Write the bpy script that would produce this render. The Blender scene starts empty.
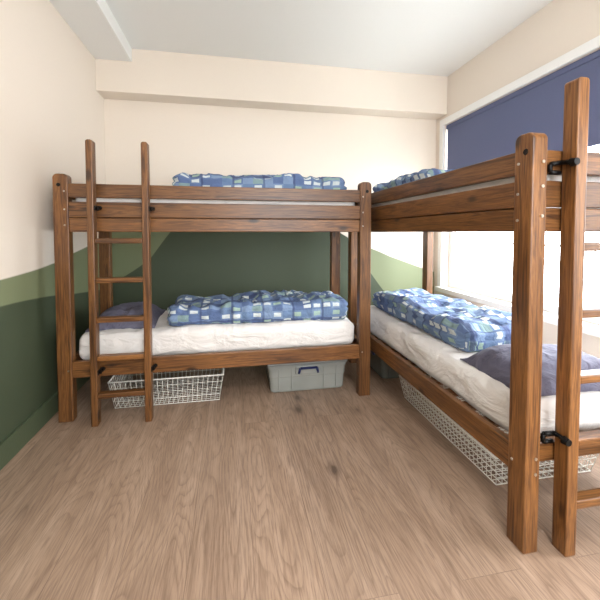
import bpy, bmesh, math, random
from mathutils import Vector, Matrix, noise
random.seed(4)
scene = bpy.context.scene
COL = scene.collection

# ------------------------------------------------------------------ node helpers
def new_mat(name):
    m = bpy.data.materials.new(name); m.use_nodes = True
    nt = m.node_tree
    for n in list(nt.nodes): nt.nodes.remove(n)
    out = nt.nodes.new('ShaderNodeOutputMaterial')
    b = nt.nodes.new('ShaderNodeBsdfPrincipled')
    nt.links.new(b.outputs[0], out.inputs[0])
    return m, nt, b, out
def lin(c):
    return tuple(((x/255)/12.92 if x/255 <= .04045 else ((x/255+.055)/1.055)**2.4) for x in c)+(1,)
def mth(nt, op, a, b=None, c=None):
    n = nt.nodes.new('ShaderNodeMath'); n.operation = op
    for i, v in enumerate((a, b, c)):
        if v is None: continue
        if isinstance(v, (int, float)): n.inputs[i].default_value = v
        else: nt.links.new(v, n.inputs[i])
    return n.outputs[0]
def mix(nt, f, a, b, mode='MIX'):
    n = nt.nodes.new('ShaderNodeMix'); n.data_type = 'RGBA'; n.blend_type = mode
    if isinstance(f, (int, float)): n.inputs[0].default_value = f
    else: nt.links.new(f, n.inputs[0])
    for s, v in ((6, a), (7, b)):
        if isinstance(v, tuple): n.inputs[s].default_value = v
        else: nt.links.new(v, n.inputs[s])
    return n.outputs[2]
def ramp(nt, f, stops, interp='LINEAR'):
    n = nt.nodes.new('ShaderNodeValToRGB'); n.color_ramp.interpolation = interp
    els = n.color_ramp.elements
    while len(els) < len(stops): els.new(.5)
    for e, (p, c) in zip(els, stops):
        e.position = p; e.color = c if isinstance(c, tuple) else (c, c, c, 1)
    nt.links.new(f, n.inputs[0])
    return n.outputs[0]
def noise_n(nt, vec, scale, detail=4, rough=.55, dist=0):
    n = nt.nodes.new('ShaderNodeTexNoise')
    n.inputs['Scale'].default_value = scale; n.inputs['Detail'].default_value = detail
    n.inputs['Roughness'].default_value = rough; n.inputs['Distortion'].default_value = dist
    nt.links.new(vec, n.inputs['Vector']); return n.outputs[0]
def mapping(nt, vec, scale=(1, 1, 1), loc=(0, 0, 0)):
    n = nt.nodes.new('ShaderNodeMapping'); nt.links.new(vec, n.inputs[0])
    n.inputs['Scale'].default_value = scale; n.inputs['Location'].default_value = loc
    return n.outputs[0]
def bump(nt, bsdf, h, strength=.2, dist=.01):
    n = nt.nodes.new('ShaderNodeBump'); n.inputs['Strength'].default_value = strength
    n.inputs['Distance'].default_value = dist
    nt.links.new(h, n.inputs['Height']); nt.links.new(n.outputs[0], bsdf.inputs['Normal'])
def simple(name, rgb, rough=.5, metal=0, bumpscale=None, var=.06):
    m, nt, b, o = new_mat(name)
    tc = nt.nodes.new('ShaderNodeTexCoord')
    n = noise_n(nt, tc.outputs['Object'], bumpscale or 30, 3)
    c = lin(rgb)
    dk = tuple(x*(1-var*2) for x in c[:3])+(1,)
    nt.links.new(mix(nt, n, dk, c), b.inputs['Base Color'])
    b.inputs['Roughness'].default_value = rough; b.inputs['Metallic'].default_value = metal
    if bumpscale: bump(nt, b, n, .15, .004)
    return m

# ------------------------------------------------------------------ materials
def wood(axis):
    m, nt, b, o = new_mat('stained_pine_'+'xyz'[axis])
    tc = nt.nodes.new('ShaderNodeTexCoord'); oi = nt.nodes.new('ShaderNodeObjectInfo')
    add = nt.nodes.new('ShaderNodeVectorMath'); add.operation = 'ADD'
    comb = nt.nodes.new('ShaderNodeCombineXYZ')
    r = mth(nt, 'MULTIPLY', oi.outputs['Random'], 37)
    for i in range(3): nt.links.new(r, comb.inputs[i])
    nt.links.new(tc.outputs['Object'], add.inputs[0]); nt.links.new(comb.outputs[0], add.inputs[1])
    s = [38, 38, 38]; s[axis] = 1.9
    g = noise_n(nt, mapping(nt, add.outputs[0], tuple(s)), 1.0, 5, .6, 1.6)
    s2 = [210, 210, 210]; s2[axis] = 7
    f = noise_n(nt, mapping(nt, add.outputs[0], tuple(s2)), 1.0, 3, .6)
    col = ramp(nt, g, [(.32, lin((66, 39, 18))), (.42, lin((108, 68, 33))), (.52, lin((146, 98, 52))), (.60, lin((112, 71, 36))), (.72, lin((76, 45, 21)))])
    col = mix(nt, mth(nt, 'MULTIPLY', ramp(nt, f, [(.4, 0.0), (.65, 1.0)]), .42), col, lin((54, 31, 15)))
    # large blotchy stain variation
    s4 = [5, 5, 5]; s4[axis] = 2
    bl = noise_n(nt, mapping(nt, add.outputs[0], tuple(s4)), 1.0, 2)
    col = mix(nt, mth(nt, 'MULTIPLY', ramp(nt, bl, [(.4, 0.0), (.7, 1.0)]), .4), col, lin((64, 37, 18)))
    # knots
    vo = nt.nodes.new('ShaderNodeTexVoronoi'); s3 = [8, 8, 8]; s3[axis] = 3.4
    nt.links.new(mapping(nt, add.outputs[0], tuple(s3)), vo.inputs['Vector']); vo.inputs['Scale'].default_value = 1
    k = ramp(nt, vo.outputs['Distance'], [(.08, 1.0), (.17, 0.0)])
    col = mix(nt, mth(nt, 'MULTIPLY', k, .85), col, lin((34, 19, 10)))
    hs = nt.nodes.new('ShaderNodeHueSaturation'); nt.links.new(col, hs.inputs['Color'])
    nt.links.new(mth(nt, 'MULTIPLY_ADD', oi.outputs['Random'], .40, .72), hs.inputs['Value'])
    nt.links.new(hs.outputs[0], b.inputs['Base Color'])
    b.inputs['Roughness'].default_value = .38
    bump(nt, b, f, .12, .003)
    return m
WOOD = [wood(i) for i in range(3)]

def mat_floor():
    m, nt, b, o = new_mat('oak_laminate_floor')
    tc = nt.nodes.new('ShaderNodeTexCoord'); sp = nt.nodes.new('ShaderNodeSeparateXYZ')
    nt.links.new(tc.outputs['Object'], sp.inputs[0])
    cb = nt.nodes.new('ShaderNodeCombineXYZ')
    nt.links.new(sp.outputs[1], cb.inputs[0]); nt.links.new(sp.outputs[0], cb.inputs[1])
    br = nt.nodes.new('ShaderNodeTexBrick'); nt.links.new(cb.outputs[0], br.inputs['Vector'])
    br.offset = .37
    br.inputs['Scale'].default_value = 1; br.inputs['Brick Width'].default_value = 1.9
    br.inputs['Row Height'].default_value = .24; br.inputs['Mortar Size'].default_value = .0013
    br.inputs['Mortar Smooth'].default_value = .2; br.inputs['Bias'].default_value = 0
    br.inputs['Color1'].default_value = (0, 0, 0, 1); br.inputs['Color2'].default_value = (1, 1, 1, 1)
    br.inputs['Mortar'].default_value = (.5, .5, .5, 1)
    off = nt.nodes.new('ShaderNodeVectorMath'); off.operation = 'MULTIPLY_ADD'
    nt.links.new(br.outputs['Color'], off.inputs[0]); off.inputs[1].default_value = (3, 9, 5)
    nt.links.new(tc.outputs['Object'], off.inputs[2])
    v = off.outputs[0]
    g1 = noise_n(nt, mapping(nt, v, (7, .8, 1)), 1, 4, .55, 1.0)
    g2 = noise_n(nt, mapping(nt, v, (210, 9, 1)), 1, 3, .6, .2)
    col = ramp(nt, g1, [(.25, lin((138, 114, 96))), (.45, lin((158, 133, 113))), (.62, lin((172, 147, 127))), (.8, lin((152, 127, 107)))])
    col = mix(nt, mth(nt, 'MULTIPLY', ramp(nt, g2, [(.38, 1.0), (.56, 0.0)]), .42), col, lin((104, 83, 68)))
    # cathedral grain: contour lines of a stretched smooth noise field
    fld = noise_n(nt, mapping(nt, v, (5.5, .75, 1)), 1, 1.5, .45, .25)
    rg = mth(nt, 'FRACT', mth(nt, 'MULTIPLY', fld, 26))
    rg = ramp(nt, rg, [(0, 1.0), (.16, .55), (.5, 0.0), (.92, .15), (1, 1.0)])
    brk = noise_n(nt, mapping(nt, v, (60, 14, 1)), 1, 3)
    col = mix(nt, mth(nt, 'MULTIPLY', mth(nt, 'MULTIPLY', rg, ramp(nt, brk, [(.3, .3), (.6, 1.0)])), .48), col, lin((98, 77, 62)))
    # sparse knots with a dark halo
    vo = nt.nodes.new('ShaderNodeTexVoronoi'); vo.inputs['Scale'].default_value = 1
    nt.links.new(mapping(nt, v, (4.2, 2.0, 1)), vo.inputs['Vector'])
    kn = noise_n(nt, mapping(nt, v, (50, 18, 1)), 1, 2)
    k = ramp(nt, mth(nt, 'MULTIPLY_ADD', kn, .08, vo.outputs['Distance']), [(.09, 1.0), (.13, .45), (.23, 0.0)])
    col = mix(nt, mth(nt, 'MULTIPLY', k, .75), col, lin((62, 46, 37)))
    hs = nt.nodes.new('ShaderNodeHueSaturation'); nt.links.new(col, hs.inputs['Color'])
    nt.links.new(mth(nt, 'MULTIPLY_ADD', br.outputs['Color'], .12, .94), hs.inputs['Value'])
    col = mix(nt, mth(nt, 'MULTIPLY', br.outputs['Fac'], .42), hs.outputs[0], lin((82, 65, 54)))
    nt.links.new(col, b.inputs['Base Color'])
    b.inputs['Roughness'].default_value = .42
    bump(nt, b, g2, .05, .003)
    return m
M_FLOOR = mat_floor()
CREAM = (230, 219, 206)
SAGE = (120, 128, 96)
GREEN = (64, 74, 54)
def mat_mural(name, axis, lo, hi, sage, green, rng=2.0):
    """painted rolling-hills mural; hill height profile along a world axis"""
    m, nt, b, o = new_mat(name)
    ge = nt.nodes.new('ShaderNodeNewGeometry'); sp = nt.nodes.new('ShaderNodeSeparateXYZ')
    nt.links.new(ge.outputs['Position'], sp.inputs[0])
    t = mth(nt, 'DIVIDE', mth(nt, 'SUBTRACT', sp.outputs[axis], lo), hi-lo)
    def prof(st):
        st = [((p-lo)/(hi-lo), z/rng) for p, z in st]
        return mth(nt, 'MULTIPLY', ramp(nt, t, st, 'B_SPLINE'), rng)
    nz = noise_n(nt, ge.outputs['Position'], 60, 3)
    def mask(st):
        d = mth(nt, 'SUBTRACT', prof(st), sp.outputs[2])
        return ramp(nt, mth(nt, 'MULTIPLY_ADD', d, 120, .5), [(0, 0.0), (1, 1.0)])
    crm = mix(nt, nz, tuple(x*.97 for x in lin(CREAM)[:3])+(1,), lin(CREAM))
    col = mix(nt, mask(sage), crm, lin(SAGE))
    col = mix(nt, mask(green), col, lin(GREEN))
    nt.links.new(col, b.inputs['Base Color']); b.inputs['Roughness'].default_value = .6
    bump(nt, b, nz, .08, .003)
    return m
M_WALLL = mat_mural('mural_paint_left', 1, -1.6, 3.8,
    [(-1.6, .96), (0, .96), (1.2, .96), (1.9, .97), (2.5, .99), (3.0, 1.05), (3.8, 1.2)],
    [(-1.6, .84), (0, .84), (1.2, .85), (1.9, .85), (2.4, .83), (2.9, .78), (3.8, .66)])
M_WALLB = mat_mural('mural_paint_back', 0, -1.2, 2.4,
    [(-1.2, 1.22), (-.7, 1.38), (0, 1.4), (.8, 1.3), (1.3, 1.12), (1.75, .98), (2.4, .7)],
    [(-1.2, .68), (-.8, .95), (-.55, 1.35), (-.1, 1.42), (.8, 1.36), (1.25, 1.22), (1.5, .8), (1.8, .4), (2.4, .2)])
def mat_plain(name, rgb, rough=.7):
    return simple(name, rgb, rough, 0, 80, .015)
M_CREAM = mat_plain('cream_wall_paint', CREAM)
M_CEIL = mat_plain('white_ceiling_paint', (236, 237, 236))
M_TRIMW = mat_plain('white_trim_paint', (240, 240, 238), .4)
M_BASEG = mat_plain('green_baseboard_paint', (74, 86, 64), .45)
M_BLACK = simple('black_iron', (18, 17, 17), .45, .6)
M_STEEL = simple('screw_steel', (190, 185, 175), .3, .9)
M_WIRE = simple('cream_coated_wire', (240, 238, 230), .4)
def mat_sheet():
    m, nt, b, o = new_mat('white_cotton_sheet')
    tc = nt.nodes.new('ShaderNodeTexCoord')
    n = noise_n(nt, mapping(nt, tc.outputs['Object'], (5, 5, 9)), 1.0, 4, .55, .6)
    nt.links.new(mix(nt, n, lin((212, 208, 206)), lin((232, 229, 226))), b.inputs['Base Color'])
    b.inputs['Roughness'].default_value = .85; bump(nt, b, n, .7, .05)
    return m
M_SHEET = mat_sheet()
def mat_duvet():
    m, nt, b, o = new_mat('patchwork_duvet_cotton')
    tc = nt.nodes.new('ShaderNodeTexCoord')
    sp = nt.nodes.new('ShaderNodeSeparateXYZ'); nt.links.new(tc.outputs['UV'], sp.inputs[0])
    C = .075
    u = mth(nt, 'DIVIDE', sp.outputs[0], C); v = mth(nt, 'DIVIDE', sp.outputs[1], C*.72)
    def cellnoise(a, b_):
        cb = nt.nodes.new('ShaderNodeCombineXYZ')
        nt.links.new(mth(nt, 'FLOOR', a), cb.inputs[0]); nt.links.new(mth(nt, 'FLOOR', b_), cb.inputs[1])
        w = nt.nodes.new('ShaderNodeTexWhiteNoise'); w.noise_dimensions = '2D'
        nt.links.new(cb.outputs[0], w.inputs['Vector']); return w.outputs['Value']
    base = ramp(nt, cellnoise(u, v), [(0, lin((98, 120, 156))), (.3, lin((86, 106, 146))), (.5, lin((118, 140, 172))), (.78, lin((100, 124, 158))), (.9, lin((124, 148, 150)))], 'CONSTANT')
    rowm = mth(nt, 'LESS_THAN', mth(nt, 'FRACT', mth(nt, 'DIVIDE', mth(nt, 'FLOOR', v), 4)), .1)
    fv = mth(nt, 'ABSOLUTE', mth(nt, 'SUBTRACT', mth(nt, 'FRACT', v), .5))
    fu = mth(nt, 'ABSOLUTE', mth(nt, 'SUBTRACT', mth(nt, 'FRACT', u), .5))
    band = mth(nt, 'MULTIPLY', rowm, mth(nt, 'LESS_THAN', fv, .35))
    col = mix(nt, mth(nt, 'MULTIPLY', band, .75), base, lin((58, 70, 108)))
    sq = mth(nt, 'MULTIPLY', mth(nt, 'LESS_THAN', fu, .36), mth(nt, 'LESS_THAN', fv, .28))
    h = cellnoise(mth(nt, 'ADD', u, 11), mth(nt, 'ADD', v, 5))
    sq = mth(nt, 'MULTIPLY', sq, mth(nt, 'GREATER_THAN', h, .62))
    scol = ramp(nt, h, [(0, lin((200, 208, 208))), (.74, lin((154, 178, 162))), (.85, lin((206, 214, 214)))], 'CONSTANT')
    col = mix(nt, mth(nt, 'MULTIPLY', sq, .9), col, scol)
    st = mth(nt, 'LESS_THAN', mth(nt, 'FRACT', mth(nt, 'DIVIDE', u, 3)), .07)
    col = mix(nt, mth(nt, 'MULTIPLY', st, .6), col, lin((54, 66, 104)))
    nt.links.new(col, b.inputs['Base Color']); b.inputs['Roughness'].default_value = .85
    n = noise_n(nt, tc.outputs['Object'], 14, 4, .55, .8)
    bump(nt, b, n, .7, .03)
    return m
M_DUVET = mat_duvet()
def mat_pillow():
    m, nt, b, o = new_mat('muted_lavender_grey_pillow_cotton')
    tc = nt.nodes.new('ShaderNodeTexCoord')
    n = noise_n(nt, tc.outputs['Object'], 9, 4, .55, 1.2)
    nt.links.new(mix(nt, n, lin((72, 72, 92)), lin((116, 114, 132))), b.inputs['Base Color'])
    b.inputs['Roughness'].default_value = .85; bump(nt, b, n, .7, .035)
    return m
M_PILLOW = mat_pillow()
def mat_plastic(name, rgb, alpha):
    m, nt, b, o = new_mat(name)
    tc = nt.nodes.new('ShaderNodeTexCoord')
    n = noise_n(nt, tc.outputs['Object'], 7, 2)
    c = lin(rgb)
    nt.links.new(mix(nt, n, tuple(x*.75 for x in c[:3])+(1,), c), b.inputs['Base Color'])
    b.inputs['Roughness'].default_value = .25; b.inputs['Alpha'].default_value = alpha
    return m
M_PLAST = mat_plastic('frosted_grey_plastic', (162, 165, 160), .88)
M_LIDG = mat_plastic('grey_plastic_lid', (138, 140, 137), 1)
M_PLAST2 = mat_plastic('smoky_grey_plastic', (118, 124, 120), .9)
M_BLUEP = simple('blue_plastic', (34, 46, 96), .35)
def mat_blind():
    m, nt, b, o = new_mat('blue_blind_fabric')
    tc = nt.nodes.new('ShaderNodeTexCoord')
    n = noise_n(nt, mapping(nt, tc.outputs['Object'], (1, 40, 200)), 2, 2)
    c = mix(nt, n, lin((88, 95, 126)), lin((102, 109, 140)))
    nt.links.new(c, b.inputs['Base Color']); b.inputs['Roughness'].default_value = .9
    tr = nt.nodes.new('ShaderNodeBsdfTranslucent'); nt.links.new(c, tr.inputs[0])
    ms = nt.nodes.new('ShaderNodeMixShader'); ms.inputs[0].default_value = .035
    nt.links.new(b.outputs[0], ms.inputs[1]); nt.links.new(tr.outputs[0], ms.inputs[2])
    nt.links.new(ms.outputs[0], o.inputs[0])
    return m
M_BLIND = mat_blind()

# ------------------------------------------------------------------ geometry helpers
def obj(name, me, loc=(0, 0, 0), parent=None, mats=()):
    o = bpy.data.objects.new(name, me); COL.objects.link(o); o.location = loc
    for m in mats: me.materials.append(m)
    if parent: o.parent = parent
    return o
def empty(name, loc=(0, 0, 0), rz=0):
    o = bpy.data.objects.new(name, None); COL.objects.link(o); o.location = loc
    o.rotation_euler = (0, 0, rz); o.empty_display_size = .1; return o
def bevel(o, w=.004, s=2):
    if w > 0:
        md = o.modifiers.new('bevel', 'BEVEL'); md.width = w; md.segments = s; md.limit_method = 'ANGLE'
def box(name, x, y, z, mat=None, parent=None, bw=.004):
    c = ((x[0]+x[1])/2, (y[0]+y[1])/2, (z[0]+z[1])/2)
    d = (x[1]-x[0], y[1]-y[0], z[1]-z[0])
    me = bpy.data.meshes.new(name); bm = bmesh.new(); bmesh.ops.create_cube(bm, size=1)
    for v in bm.verts: v.co = Vector((v.co.x*d[0], v.co.y*d[1], v.co.z*d[2]))
    bm.to_mesh(me); bm.free()
    if mat is None: mat = WOOD[max(range(3), key=lambda i: d[i])]
    o = obj(name, me, c, parent, [mat]); bevel(o, bw)
    return o
def post(name, cx, cy, wx, wy, h, parent, r=.028, along='x', z0=0):
    """upright with rounded shoulders on top"""
    me = bpy.data.meshes.new(name); bm = bmesh.new()
    w = wx if along == 'x' else wy; t = wy if along == 'x' else wx
    pr = [(-w/2, -h/2), (w/2, -h/2)]
    for i in range(7):
        a = math.pi/2*i/6; pr.append((w/2-r+r*math.cos(a), h/2-r+r*math.sin(a)))
    for i in range(7):
        a = math.pi/2+math.pi/2*i/6; pr.append((-w/2+r+r*math.cos(a), h/2-r+r*math.sin(a)))
    def P(a, s, z): return (a, s, z) if along == 'x' else (-s, a, z)
    f = [bm.verts.new(P(a, -t/2, z)) for a, z in pr]
    bk = [bm.verts.new(P(a, t/2, z)) for a, z in pr]
    bm.faces.new(f); bm.faces.new(bk[::-1])
    n = len(pr)
    for i in range(n): bm.faces.new((f[(i+1) % n], f[i], bk[i], bk[(i+1) % n]))
    bmesh.ops.recalc_face_normals(bm, faces=bm.faces)
    bm.to_mesh(me); bm.free()
    o = obj(name, me, (cx, cy, z0+h/2), parent, [WOOD[2]]); bevel(o, .005, 2); return o
def disc(name, loc, axis, r, t, mat, parent):
    me = bpy.data.meshes.new(name); bm = bmesh.new()
    bmesh.ops.create_cone(bm, cap_ends=True, segments=16, radius1=r, radius2=r*.8, depth=t)
    rot = {'y': Matrix.Rotation(math.pi/2, 4, 'X'), 'x': Matrix.Rotation(-math.pi/2, 4, 'Y'), 'z': Matrix.Identity(4)}[axis]
    bmesh.ops.transform(bm, matrix=rot, verts=bm.verts); bm.to_mesh(me); bm.free()
    return obj(name, me, loc, parent, [mat])

def softbox(name, size, rad, loc, mat, parent=None, step=.022, amp=.008, freq=5, fine=.0, pillow=False,
            grooves=(), seed=0, flat_bottom=True, rz=0, sag=0):
    hx, hy, hz = [s/2 for s in size]
    me = bpy.data.meshes.new(name); bm = bmesh.new(); uvl = bm.loops.layers.uv.new('UVMap')
    def grid(fn, a, b):
        na = max(2, int(2*a/step)); nb = max(2, int(2*b/step))
        vs = [[None]*(nb+1) for _ in range(na+1)]; uv = {}
        for i in range(na+1):
            for j in range(nb+1):
                s = -a+2*a*i/na; t = -b+2*b*j/nb
                co, w = fn(s, t); v = bm.verts.new(co); vs[i][j] = v; uv[v] = w
        for i in range(na):
            for j in range(nb):
                f = bm.faces.new((vs[i][j], vs[i+1][j], vs[i+1][j+1], vs[i][j+1]))
                for l in f.loops: l[uvl].uv = uv[l.vert]
    grid(lambda s, t: ((s, t, hz), (s, t)), hx, hy)
    grid(lambda s, t: ((s, t, -hz), (s, t+1)), hx, hy)
    grid(lambda s, t: ((s, -hy, t), (s, -hy-(hz-t))), hx, hz)
    grid(lambda s, t: ((s, hy, t), (s, hy+(hz-t))), hx, hz)
    grid(lambda s, t: ((-hx, s, t), (-hx-(hz-t), s)), hy, hz)
    grid(lambda s, t: ((hx, s, t), (hx+(hz-t), s)), hy, hz)
    bmesh.ops.remove_doubles(bm, verts=bm.verts, dist=1e-5)
    bmesh.ops.recalc_face_normals(bm, faces=bm.faces)
    rad = min(rad, hz*.98)
    sv = Vector((seed*7.3, seed*3.1, seed*1.7))
    for v in bm.verts:
        p = v.co.copy()
        q = Vector((max(-hx+rad, min(hx-rad, p.x)), max(-hy+rad, min(hy-rad, p.y)), max(-hz+rad, min(hz-rad, p.z))))
        d = p-q
        nrm = d.normalized() if d.length > 1e-6 else Vector((0, 0, 1))
        p2 = q+nrm*rad
        if pillow:
            a = min(1, abs(p.x/hx)); b_ = min(1, abs(p.y/hy))
            th = max(.12, (1-a**3.2)**.6*(1-b_**3.2)**.6)
            pin = 1-.06*(1-a*a)*(b_**4)
            pin2 = 1-.06*(1-b_*b_)*(a**4)
            p2 = Vector((p.x*pin2, p.y*pin, (-hz + (p2.z+hz)*th) if flat_bottom else p2.z*th))
        up = max(0, (p2.z+hz)/(2*hz))
        dn = noise.noise(p2*freq+sv)*amp
        if fine:
            q3 = Vector((p2.x*freq*2.6, p2.y*freq*1.7, p2.z*freq*2))+sv
            dn += (abs(noise.noise(q3))-.25)*-fine*2
        for gz, gd, gw in grooves:   # fold layers
            zz = p2.z/hz + .18*noise.noise(Vector((p2.x*3, p2.y*3, 2))+sv)
            side = 1 if abs(nrm.z) < .85 else 0
            dn -= gd*math.exp(-((zz-gz)/gw)**2)*side
        p2 = p2+nrm*dn*(.35+.65*up)
        if sag: p2.z += sag*noise.noise(Vector((p2.x*2.2, p2.y*2.2, 0))+sv*2)*up
        if flat_bottom and p2.z < -hz: p2.z = -hz
        v.co = p2
    for f in bm.faces: f.smooth = True
    bm.to_mesh(me); bm.free()
    o = obj(name, me, loc, parent, [mat]); o.rotation_euler = (0, 0, rz)
    return o

def wires(name, segs, mat, parent=None, loc=(0, 0, 0)):
    me = bpy.data.meshes.new(name); bm = bmesh.new()
    for a, b_, r in segs:
        a = Vector(a); b_ = Vector(b_); d = b_-a; L = d.length
        if L < 1e-5: continue
        z = d/L; x = z.orthogonal().normalized(); y = z.cross(x); ring = []
        for base in (a, b_):
            ring.append([bm.verts.new(base+(x*math.cos(t)+y*math.sin(t))*r) for t in [math.pi/3*i for i in range(6)]])
        for i in range(6):
            f = bm.faces.new((ring[0][i], ring[0][(i+1) % 6], ring[1][(i+1) % 6], ring[1][i])); f.smooth = True
        bm.faces.new(ring[0][::-1]); bm.faces.new(ring[1])
    bm.to_mesh(me); bm.free()
    return obj(name, me, loc, parent, [mat])

# ------------------------------------------------------------------ room shell
XL, XR, YB, YF, ZC = -1.2, 2.3, 3.79, -1.6, 2.91
T = .15
box('floor', (XL-T, XR+T), (YF-T, YB+T), (-.1, 0), M_FLOOR, bw=0)
box('ceiling', (XL-T, XR+T), (YF-T, YB+T), (ZC, ZC+.1), M_CEIL, bw=0)
box('wall_left', (XL-T, XL), (YF-T, YB+T), (0, ZC), M_WALLL, bw=0)
box('wall_back', (XL, XR), (YB, YB+T), (0, ZC), M_WALLB, bw=0)
box('trim_1', (XL, XR), (3.58, YB), (2.51, ZC), M_CREAM, bw=.003)         # boxed soffit on back wall
box('trim_2', (XL, -.89), (YF, 3.58), (2.79, ZC), M_CEIL, bw=.003)       # ceiling beam along left wall
def wall_with_hole(name, axis, x0, x1, a0, a1, h0, h1, b0, b1, mat):
    """wall slab with a rectangular opening, joined into one mesh. axis=0: slab normal X, runs along Y"""
    me = bpy.data.meshes.new(name); bm = bmesh.new()
    for (p0, p1, z0, z1) in ((a0, h0, 0, ZC), (h1, a1, 0, ZC), (h0, h1, 0, b0), (h0, h1, b1, ZC)):
        r = bmesh.ops.create_cube(bm, size=1)
        for v in r['verts']:
            s = Vector(((x0+x1)/2+v.co.x*(x1-x0), (p0+p1)/2+v.co.y*(p1-p0), (z0+z1)/2+v.co.z*(z1-z0)))
            v.co = s if axis == 0 else Vector((s.y, s.x, s.z))
    bmesh.ops.recalc_face_normals(bm, faces=bm.faces)
    bm.to_mesh(me); bm.free(); return obj(name, me, (0, 0, 0), None, [mat])
WY0, WY1, WZ0, WZ1 = .35, 3.62, .62, 2.40
FX0, FX1 = .1, 1.7
wall_with_hole('wall_right', 0, XR, XR+T, YF-T, YB+T, WY0, WY1, WZ0, WZ1, M_CREAM)
wall_with_hole('wall_front', 1, YF-T, YF, XL, XR, FX0, FX1, .9, 2.4, M_CREAM)  # opening cut for the added window
# baseboards
box('baseboard_left', (XL, XL+.018), (YF, YB), (0, .13), M_BASEG)
box('baseboard_back', (XL+.018, XR), (YB-.018, YB), (0, .13), M_BASEG)
box('baseboard_right', (XR-.018, XR), (YF, YB-.018), (0, .13), M_TRIMW)
# window right
w1 = empty('window_1', (XR, (WY0+WY1)/2, WZ0))
def wpart(name, x, y, z, m=M_TRIMW):
    o = box(name, x, y, z, m, None, .004); o.location = o.location-w1.location; o.parent = w1; return o
wpart('casing_top', (XR-.02, XR), (WY0-.07, WY1+.07), (WZ1, WZ1+.07))
wpart('casing_bottom', (XR-.05, XR), (WY0-.07, WY1+.07), (WZ0-.05, WZ0))
wpart('casing_far', (XR-.02, XR), (WY1, WY1+.07), (WZ0, WZ1))
wpart('casing_near', (XR-.02, XR), (WY0-.07, WY0), (WZ0, WZ1))
wpart('frame_top', (XR+.07, XR+.13), (WY0, WY1), (WZ1-.06, WZ1))
wpart('frame_bottom', (XR+.07, XR+.13), (WY0, WY1), (WZ0, WZ0+.06))
for i, y in enumerate((WY0, WY0+1.07, WY0+2.14, WY1-.06)):
    wpart('mullion_%d' % i, (XR+.072, XR+.128), (y, y+.06), (WZ0+.06, WZ1-.06))
# unseen window added behind camera to let in soft frontal light
w2 = empty('added_window', ((FX0+FX1)/2, YF, .9))
for nm, x, z in (('frame_bottom', (FX0, FX1), (.9, .96)), ('frame_top', (FX0, FX1), (2.34, 2.4)), ('frame_left', (FX0, FX0+.06), (.96, 2.34)),
                 ('frame_right', (FX1-.06, FX1), (.96, 2.34)), ('mullion', ((FX0+FX1)/2-.03, (FX0+FX1)/2+.03), (.96, 2.34))):
    o = box(nm, x, (YF-.1, YF-.04), z, M_TRIMW); o.location = o.location-w2.location; o.parent = w2
# roller blind
rb = empty('roller_blind', (XR+.03, (WY0+WY1)/2, WZ1))
def rpart(name, x, y, z, m):
    o = box(name, x, y, z, m, None, .002); o.location = o.location-rb.location; o.parent = rb; return o
rpart('fabric', (XR+.022, XR+.026), (WY0+.03, WY1-.02), (1.82, WZ1-.03), M_BLIND)
rpart('bottom_bar', (XR+.014, XR+.034), (WY0+.03, WY1-.02), (1.795, 1.82), M_BLIND)
rpart('roller_tube', (XR+.012, XR+.05), (WY0+.02, WY1-.01), (WZ1-.045, WZ1-.004), M_BLIND)

# ------------------------------------------------------------------ bunk beds
L, W, PH = 2.035, .77, 1.60
PX, PY = .088, .064
def bunk_bed(loc, rz, footz=(.285, .39)):
    e = empty('bunk_bed', loc, rz)
    for i, (x, y) in enumerate(((0, 0), (L, 0), (0, W), (L, W))):
        post('post_%d' % (i+1), x, y, PX, PY, PH, e)
    xi = (PX/2, L-PX/2); t = .017
    for nm, z in (('guard_rail', (1.452, 1.54)), ('upper_side_rail', (1.325, 1.425)), ('upper_side_rail_lower', (1.232, 1.321)), ('lower_side_rail', (.285, .39))):
        for k, y in (('front', -.012), ('back', W+.012)):
            dy = .006 if nm == 'upper_side_rail_lower' else 0
            dy = dy if k == 'front' else -dy
            box('%s_%s' % (nm, k), xi, (y-t+dy, y+t+dy), z, None, e)
        for k, x in (('head', 0), ('foot', L)):
            zz = footz if (nm == 'lower_side_rail' and k == 'foot') else z
            box('%s_%s' % (nm, k), (x-t, x+t), (PY/2, W-PY/2), zz, None, e)
    for nm, z in (('upper', 1.35), ('lower', .345)):
        for s, y in (('front', .022), ('back', W-.022)):
            box('%s_ledger_%s' % (nm, s), (PX/2, L-PX/2), (y-.015, y+.015), (z-.035, z), None, e)
        n = 13
        for i in range(n):
            x = .1+(L-.2)*i/(n-1)
            box('%s_slat_%d' % (nm, i+1), (x-.035, x+.035), (.01, W-.01), (z, z+.018), WOOD[1], e, .002)
    for x in (0, L):
        for z in (1.49, 1.375, 1.275, .335):
            disc('bolt', (x+(.022 if x == 0 else -.022), -PY/2-.001, z), 'y', .006, .005, M_STEEL, e)
    for z in (1.49, 1.40, 1.29, .37, .31):
        disc('screw', (L+PX/2+.001, .012, z), 'x', .006, .005, M_STEEL, e)
    # dark keyhole slot on post faces
    for x in (0, L):
        disc('slot', (x-(.01 if x == 0 else -.01), -PY/2-.0005, 1.53), 'y', .013, .003, M_BLACK, e)
    return e
B1 = bunk_bed((-1.065, 2.55, 0), 0)
B2 = bunk_bed((1.113, 3.22, 0), -math.pi/2, (.335, .41))

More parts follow.
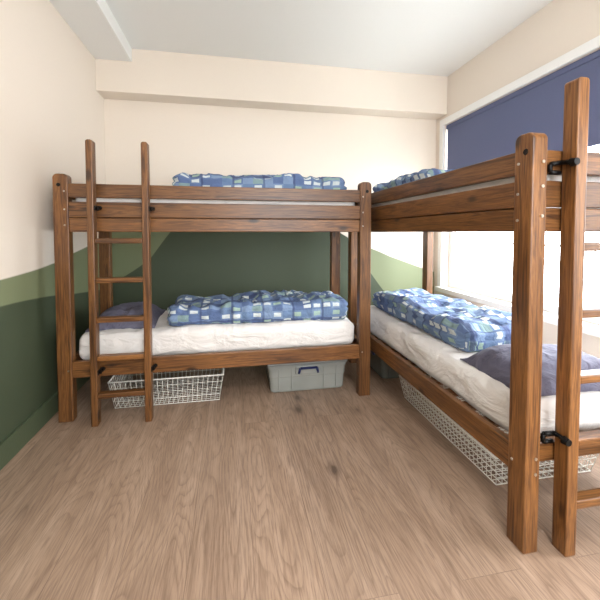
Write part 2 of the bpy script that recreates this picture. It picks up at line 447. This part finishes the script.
def ladder(loc, rz, wx=.32, H=1.80, hooks=(1.38, .34), tw=.04, td=.062):
    e = empty('bunk_ladder', loc, rz)
    for i, x in enumerate((0, wx)):
        post('stile_%d' % (i+1), x, 0, tw, td, H, e, r=.014)
    for i, z in enumerate((.19, .43, .675, .925, 1.175)):
        box('rung_%d' % (i+1), (tw/2, wx-tw/2), (-.026, .026), (z-.016, z+.016), None, e, .006)
    for j, x in enumerate((0, wx)):
        for i, z in enumerate(hooks):
            box('hook_plate_%d_%d' % (j, i), (x+tw/2, x+tw/2+.006), (-.024, td/2+.012), (z-.016, z+.016), M_BLACK, e, .003)
            disc('hook_nut_%d_%d' % (j, i), (x+tw/2+.01, 0, z), 'x', .014, .012, M_BLACK, e)
            disc('hook_knob_%d_%d' % (j, i), (x+tw/2+.014, td/2-.004, z+.004), 'y', .013, .03, M_BLACK, e)
    return e
ladder((-.862, 2.455, 0), 0)
ladder((1.252, 1.132, 0), 0, tw=.048, td=.062, H=1.79)
# iron hooks on the outer side of second ladder's stile
def hookset(parent, x, z):
    wires('iron_hook', [((x-.075, .030, z), (x-.035, .02, z+.006), .009), ((x-.035, .02, z+.006), (x-.03, -.03, z), .009),
                        ((x-.075, .030, z), (x-.075, .030, z-.03), .009), ((x-.075, .030, z-.03), (x-.035, .028, z-.03), .009)], M_BLACK, parent)
    disc('iron_knob', (x-.033, -.03, z), 'y', .016, .022, M_BLACK, parent)
lad2 = bpy.data.objects['bunk_ladder.001']
hookset(lad2, 0, 1.485); hookset(lad2, 0, .45)

# ------------------------------------------------------------------ bedding (each its own object)
def place(bed_loc, rz, lx, ly, z):
    c, s = math.cos(rz), math.sin(rz)
    return (bed_loc[0]+lx*c-ly*s, bed_loc[1]+lx*s+ly*c, z)
b1, b2 = (-1.065, 2.55), (1.113, 3.22)
R2 = -math.pi/2
for i, (bl, rz) in enumerate(((b1, 0), (b2, R2))):
    softbox('mattress', (L-.10, W-.045, .19), .055, place(bl, rz, L/2, W/2+.0, .364+.095), M_SHEET, amp=.014, freq=4, fine=.007, seed=i+1, rz=rz, sag=.014)
    softbox('mattress', (L-.10, W-.045, .13), .05, place(bl, rz, L/2, W/2, 1.369+.065), M_SHEET, amp=.006, freq=4, fine=.004, seed=i+5, rz=rz)
def duvet(size, loc, rz, seed):
    return softbox('duvet', size, min(size[2]*.42, .07), loc, M_DUVET, step=.018, amp=.03, freq=4.5, fine=.022, seed=seed, rz=rz,
                   grooves=((.2, .026, .14), (-.4, .02, .12)), sag=.03)
duvet((1.36, .54, .145), (.215, 2.90, .552+.070), 0, 1)
duvet((1.30, .50, .16), (.23, 2.93, 1.50+.08), 0, 2)
duvet((1.36, .50, .15), (1.49, 2.42, .552+.075), R2, 3)
duvet((1.0, .50, .15), (1.49, 2.62, 1.50+.075), R2, 4)
def pillow(size, loc, rz, seed):
    return softbox('pillow', size, .06, loc, M_PILLOW, step=.018, amp=.016, freq=6, fine=.009, seed=seed, pillow=True, rz=rz)
pillow((.44, .58, .12), (-.775, 2.93, .552+.06), .05, 5)
pillow((.44, .60, .115), (1.465, 1.45, .552+.058), R2-.06, 6)

# ------------------------------------------------------------------ wire baskets
def wire_basket(x, y, h, flare=.03, n=.034):
    cx, cy = (x[0]+x[1])/2, (y[0]+y[1])/2
    hx, hy = (x[1]-x[0])/2, (y[1]-y[0])/2
    segs = []; r = .0019; z0 = .006; fx, fy = (hx-flare)/hx, (hy-flare)/hy
    def P(px, py, t): # t 0 bottom..1 top
        return (px*(fx+(1-fx)*t), py*(fy+(1-fy)*t), z0+(h-z0)*t)
    nx = int(2*hx/n); ny = int(2*hy/n)
    for i in range(nx+1):
        px = -hx+2*hx*i/nx
        segs += [(P(px, -hy, 0), P(px, -hy, 1), r), (P(px, hy, 0), P(px, hy, 1), r), (P(px, -hy, 0), P(px, hy, 0), r)]
    for j in range(ny+1):
        py = -hy+2*hy*j/ny
        segs += [(P(-hx, py, 0), P(-hx, py, 1), r), (P(hx, py, 0), P(hx, py, 1), r), (P(-hx, py, 0), P(hx, py, 0), r)]
    for t, rr in ((0, .003), (.25, r), (.5, r), (.75, r), (1, .0055)):
        c = [P(-hx, -hy, t), P(hx, -hy, t), P(hx, hy, t), P(-hx, hy, t)]
        for k in range(4): segs.append((c[k], c[(k+1) % 4], rr))
    return wires('wire_basket', segs, M_WIRE, None, (cx, cy, 0))
wire_basket((-.84, -.07), (2.62, 3.14), .20)
wire_basket((1.22, 1.83), (1.46, 2.46), .16)

# ------------------------------------------------------------------ plastic storage boxes
def storage_box(loc, sx, sy, h, body_mat, lid_mat):
    e = empty('plastic_storage_box', loc)
    me = bpy.data.meshes.new('body'); bm = bmesh.new()
    def ring(fx, z, r=.03, n=5):
        out = []
        a, b_ = sx/2*fx, sy/2*fx
        for cx, cy, a0 in ((a-r, b_-r, 0), (-a+r, b_-r, 90), (-a+r, -b_+r, 180), (a-r, -b_+r, 270)):
            for i in range(n):
                t = math.radians(a0+90*i/(n-1)); out.append(bm.verts.new((cx+r*math.cos(t), cy+r*math.sin(t), z)))
        return out
    lv = [ring(.90, .002), ring(.92, .012), ring(.94, h*.5), ring(.955, h*.5+.004), ring(.965, h-.05), ring(.985, h-.048), ring(.99, h-.024)]
    bm.faces.new(lv[0][::-1])
    for p, q in zip(lv, lv[1:]):
        n = len(p)
        for i in range(n): bm.faces.new((p[i], p[(i+1) % n], q[(i+1) % n], q[i]))
    bm.faces.new(lv[-1])
    bm.to_mesh(me); bm.free()
    obj('body', me, (0, 0, 0), e, [body_mat])
    box('lid', (-sx/2, sx/2), (-sy/2, sy/2), (h-.024, h-.006), lid_mat, e, .006)
    box('lid_panel', (-sx/2+.04, sx/2-.04), (-sy/2+.04, sy/2-.04), (h-.006, h), lid_mat, e, .003)
    for i, x in enumerate([-.36, -.2, .2, .36]):
        box('rib_%d' % i, (x*sx-.006, x*sx+.006), (-sy/2*.98, -sy/2*.91), (.02, h-.05), body_mat, e, .002)
    box('front_grip', (-.1, .1), (-sy/2-.006, -sy/2*.93), (h-.095, h-.03), body_mat, e, .006)
    segs = [((-.065, -sy/2-.014, h-.045), (.065, -sy/2-.014, h-.045), .010), ((-.065, -sy/2-.014, h-.045), (-.075, -sy/2-.01, h-.085), .010),
            ((.065, -sy/2-.014, h-.045), (.075, -sy/2-.01, h-.085), .010)]
    wires('handle', segs, M_BLUEP, e)
    for s in (-1, 1):
        box('side_latch', (s*sx/2-.01, s*sx/2+.01), (-.06, .06), (h-.07, h-.01), M_BLUEP, e, .004)
    return e
storage_box((.57, 2.90, 0), .63, .46, .235, M_PLAST, M_LIDG)
storage_box((1.50, 2.96, 0), .60, .40, .235, M_PLAST2, M_PLAST2)

# ------------------------------------------------------------------ outside: balcony
box('balcony_floor', (XR+T, 6.5), (-2, 7), (-.15, -.02), simple('pale_paving', (200, 200, 195), .9), bw=0)
rail = []
for i in range(60):
    y = -1.5+i*.125; rail.append(((3.6, y, -.02), (3.6, y, 1.08), .008))
for z in (.1, 1.08): rail.append(((3.6, -1.5, z), (3.6, 6, z), .016))
wires('balcony_railing', rail, simple('painted_steel_railing', (98, 104, 102), .5))
def foliage(name, n, seed):
    random.seed(seed)
    me = bpy.data.meshes.new(name); bm = bmesh.new()
    for i in range(n):
        c = Vector((random.uniform(4.6, 5.4), random.uniform(-1.5, 3.2), random.uniform(0, .95)))
        c.z *= .75+.35*math.sin(c.y*1.7)
        a = Vector([random.gauss(0, 1) for _ in range(3)]).normalized(); b_ = a.orthogonal().normalized()
        s = random.uniform(.05, .11)
        bm.faces.new([bm.verts.new(c+a*s), bm.verts.new(c+b_*s*.45), bm.verts.new(c-a*s), bm.verts.new(c-b_*s*.45)])
    bm.to_mesh(me); bm.free(); return obj(name, me, (0, 0, 0), None, [simple('leaf_green', (112, 132, 100), .6)])
foliage('garden_hedge', 1500, 3)

# ------------------------------------------------------------------ lighting
wd = bpy.data.worlds.new('daylight'); scene.world = wd; wd.use_nodes = True
bg = wd.node_tree.nodes['Background']; bg.inputs[0].default_value = (.93, .97, 1, 1); bg.inputs[1].default_value = 17.5
def area(name, loc, rot, sx, sy, power, color=(1, 1, 1), portal=False):
    l = bpy.data.lights.new(name, 'AREA'); l.shape = 'RECTANGLE'; l.size = sx; l.size_y = sy
    l.energy = power; l.color = color
    if portal: l.cycles.is_portal = True
    o = bpy.data.objects.new(name, l); COL.objects.link(o); o.location = loc; o.rotation_euler = rot; return o
area('portal_right', (XR+T+.01, (WY0+WY1)/2, (WZ0+WZ1)/2), (0, math.pi/2, 0), WZ1-WZ0, WY1-WY0, 1, portal=True)
area('portal_front', ((FX0+FX1)/2, YF-T-.01, 1.65), (math.pi/2, 0, 0), FX1-FX0, 1.5, 1, portal=True)  # daylight portal in the added window
# unseen fill lamp added behind the camera to brighten the room
lf = empty('fill_lamp', (.4, -.55, ZC))
m, nt, b, o_ = new_mat('fill_glow'); b.inputs['Base Color'].default_value = (.9, .9, .88, 1)
b.inputs['Emission Color'].default_value = (1, .95, .88, 1); b.inputs['Emission Strength'].default_value = 3
d = disc('fill_disc', (0, 0, -.04), 'z', .22, .07, m, lf)  # glowing disc of the added fill lamp
la = bpy.data.lights.new('fill_light', 'AREA'); la.shape = 'DISK'; la.size = .44; la.energy = 40; la.color = (1, .97, .93)
lo = bpy.data.objects.new('fill_light', la); COL.objects.link(lo); lo.parent = lf; lo.location = (0, 0, -.085)

# ------------------------------------------------------------------ camera
cam = bpy.data.cameras.new('camera'); co = bpy.data.objects.new('camera', cam); COL.objects.link(co)
co.location = (0, 0, 1.23)
co.rotation_euler = (math.radians(90-2.2), 0, math.radians(-10.7))
cam.sensor_width = 36; cam.lens = 359/600*36; cam.shift_y = -54/600; cam.clip_start = .02
scene.camera = co
scene.view_settings.view_transform = 'Standard'
scene.view_settings.look = 'None'
scene.view_settings.exposure = 0
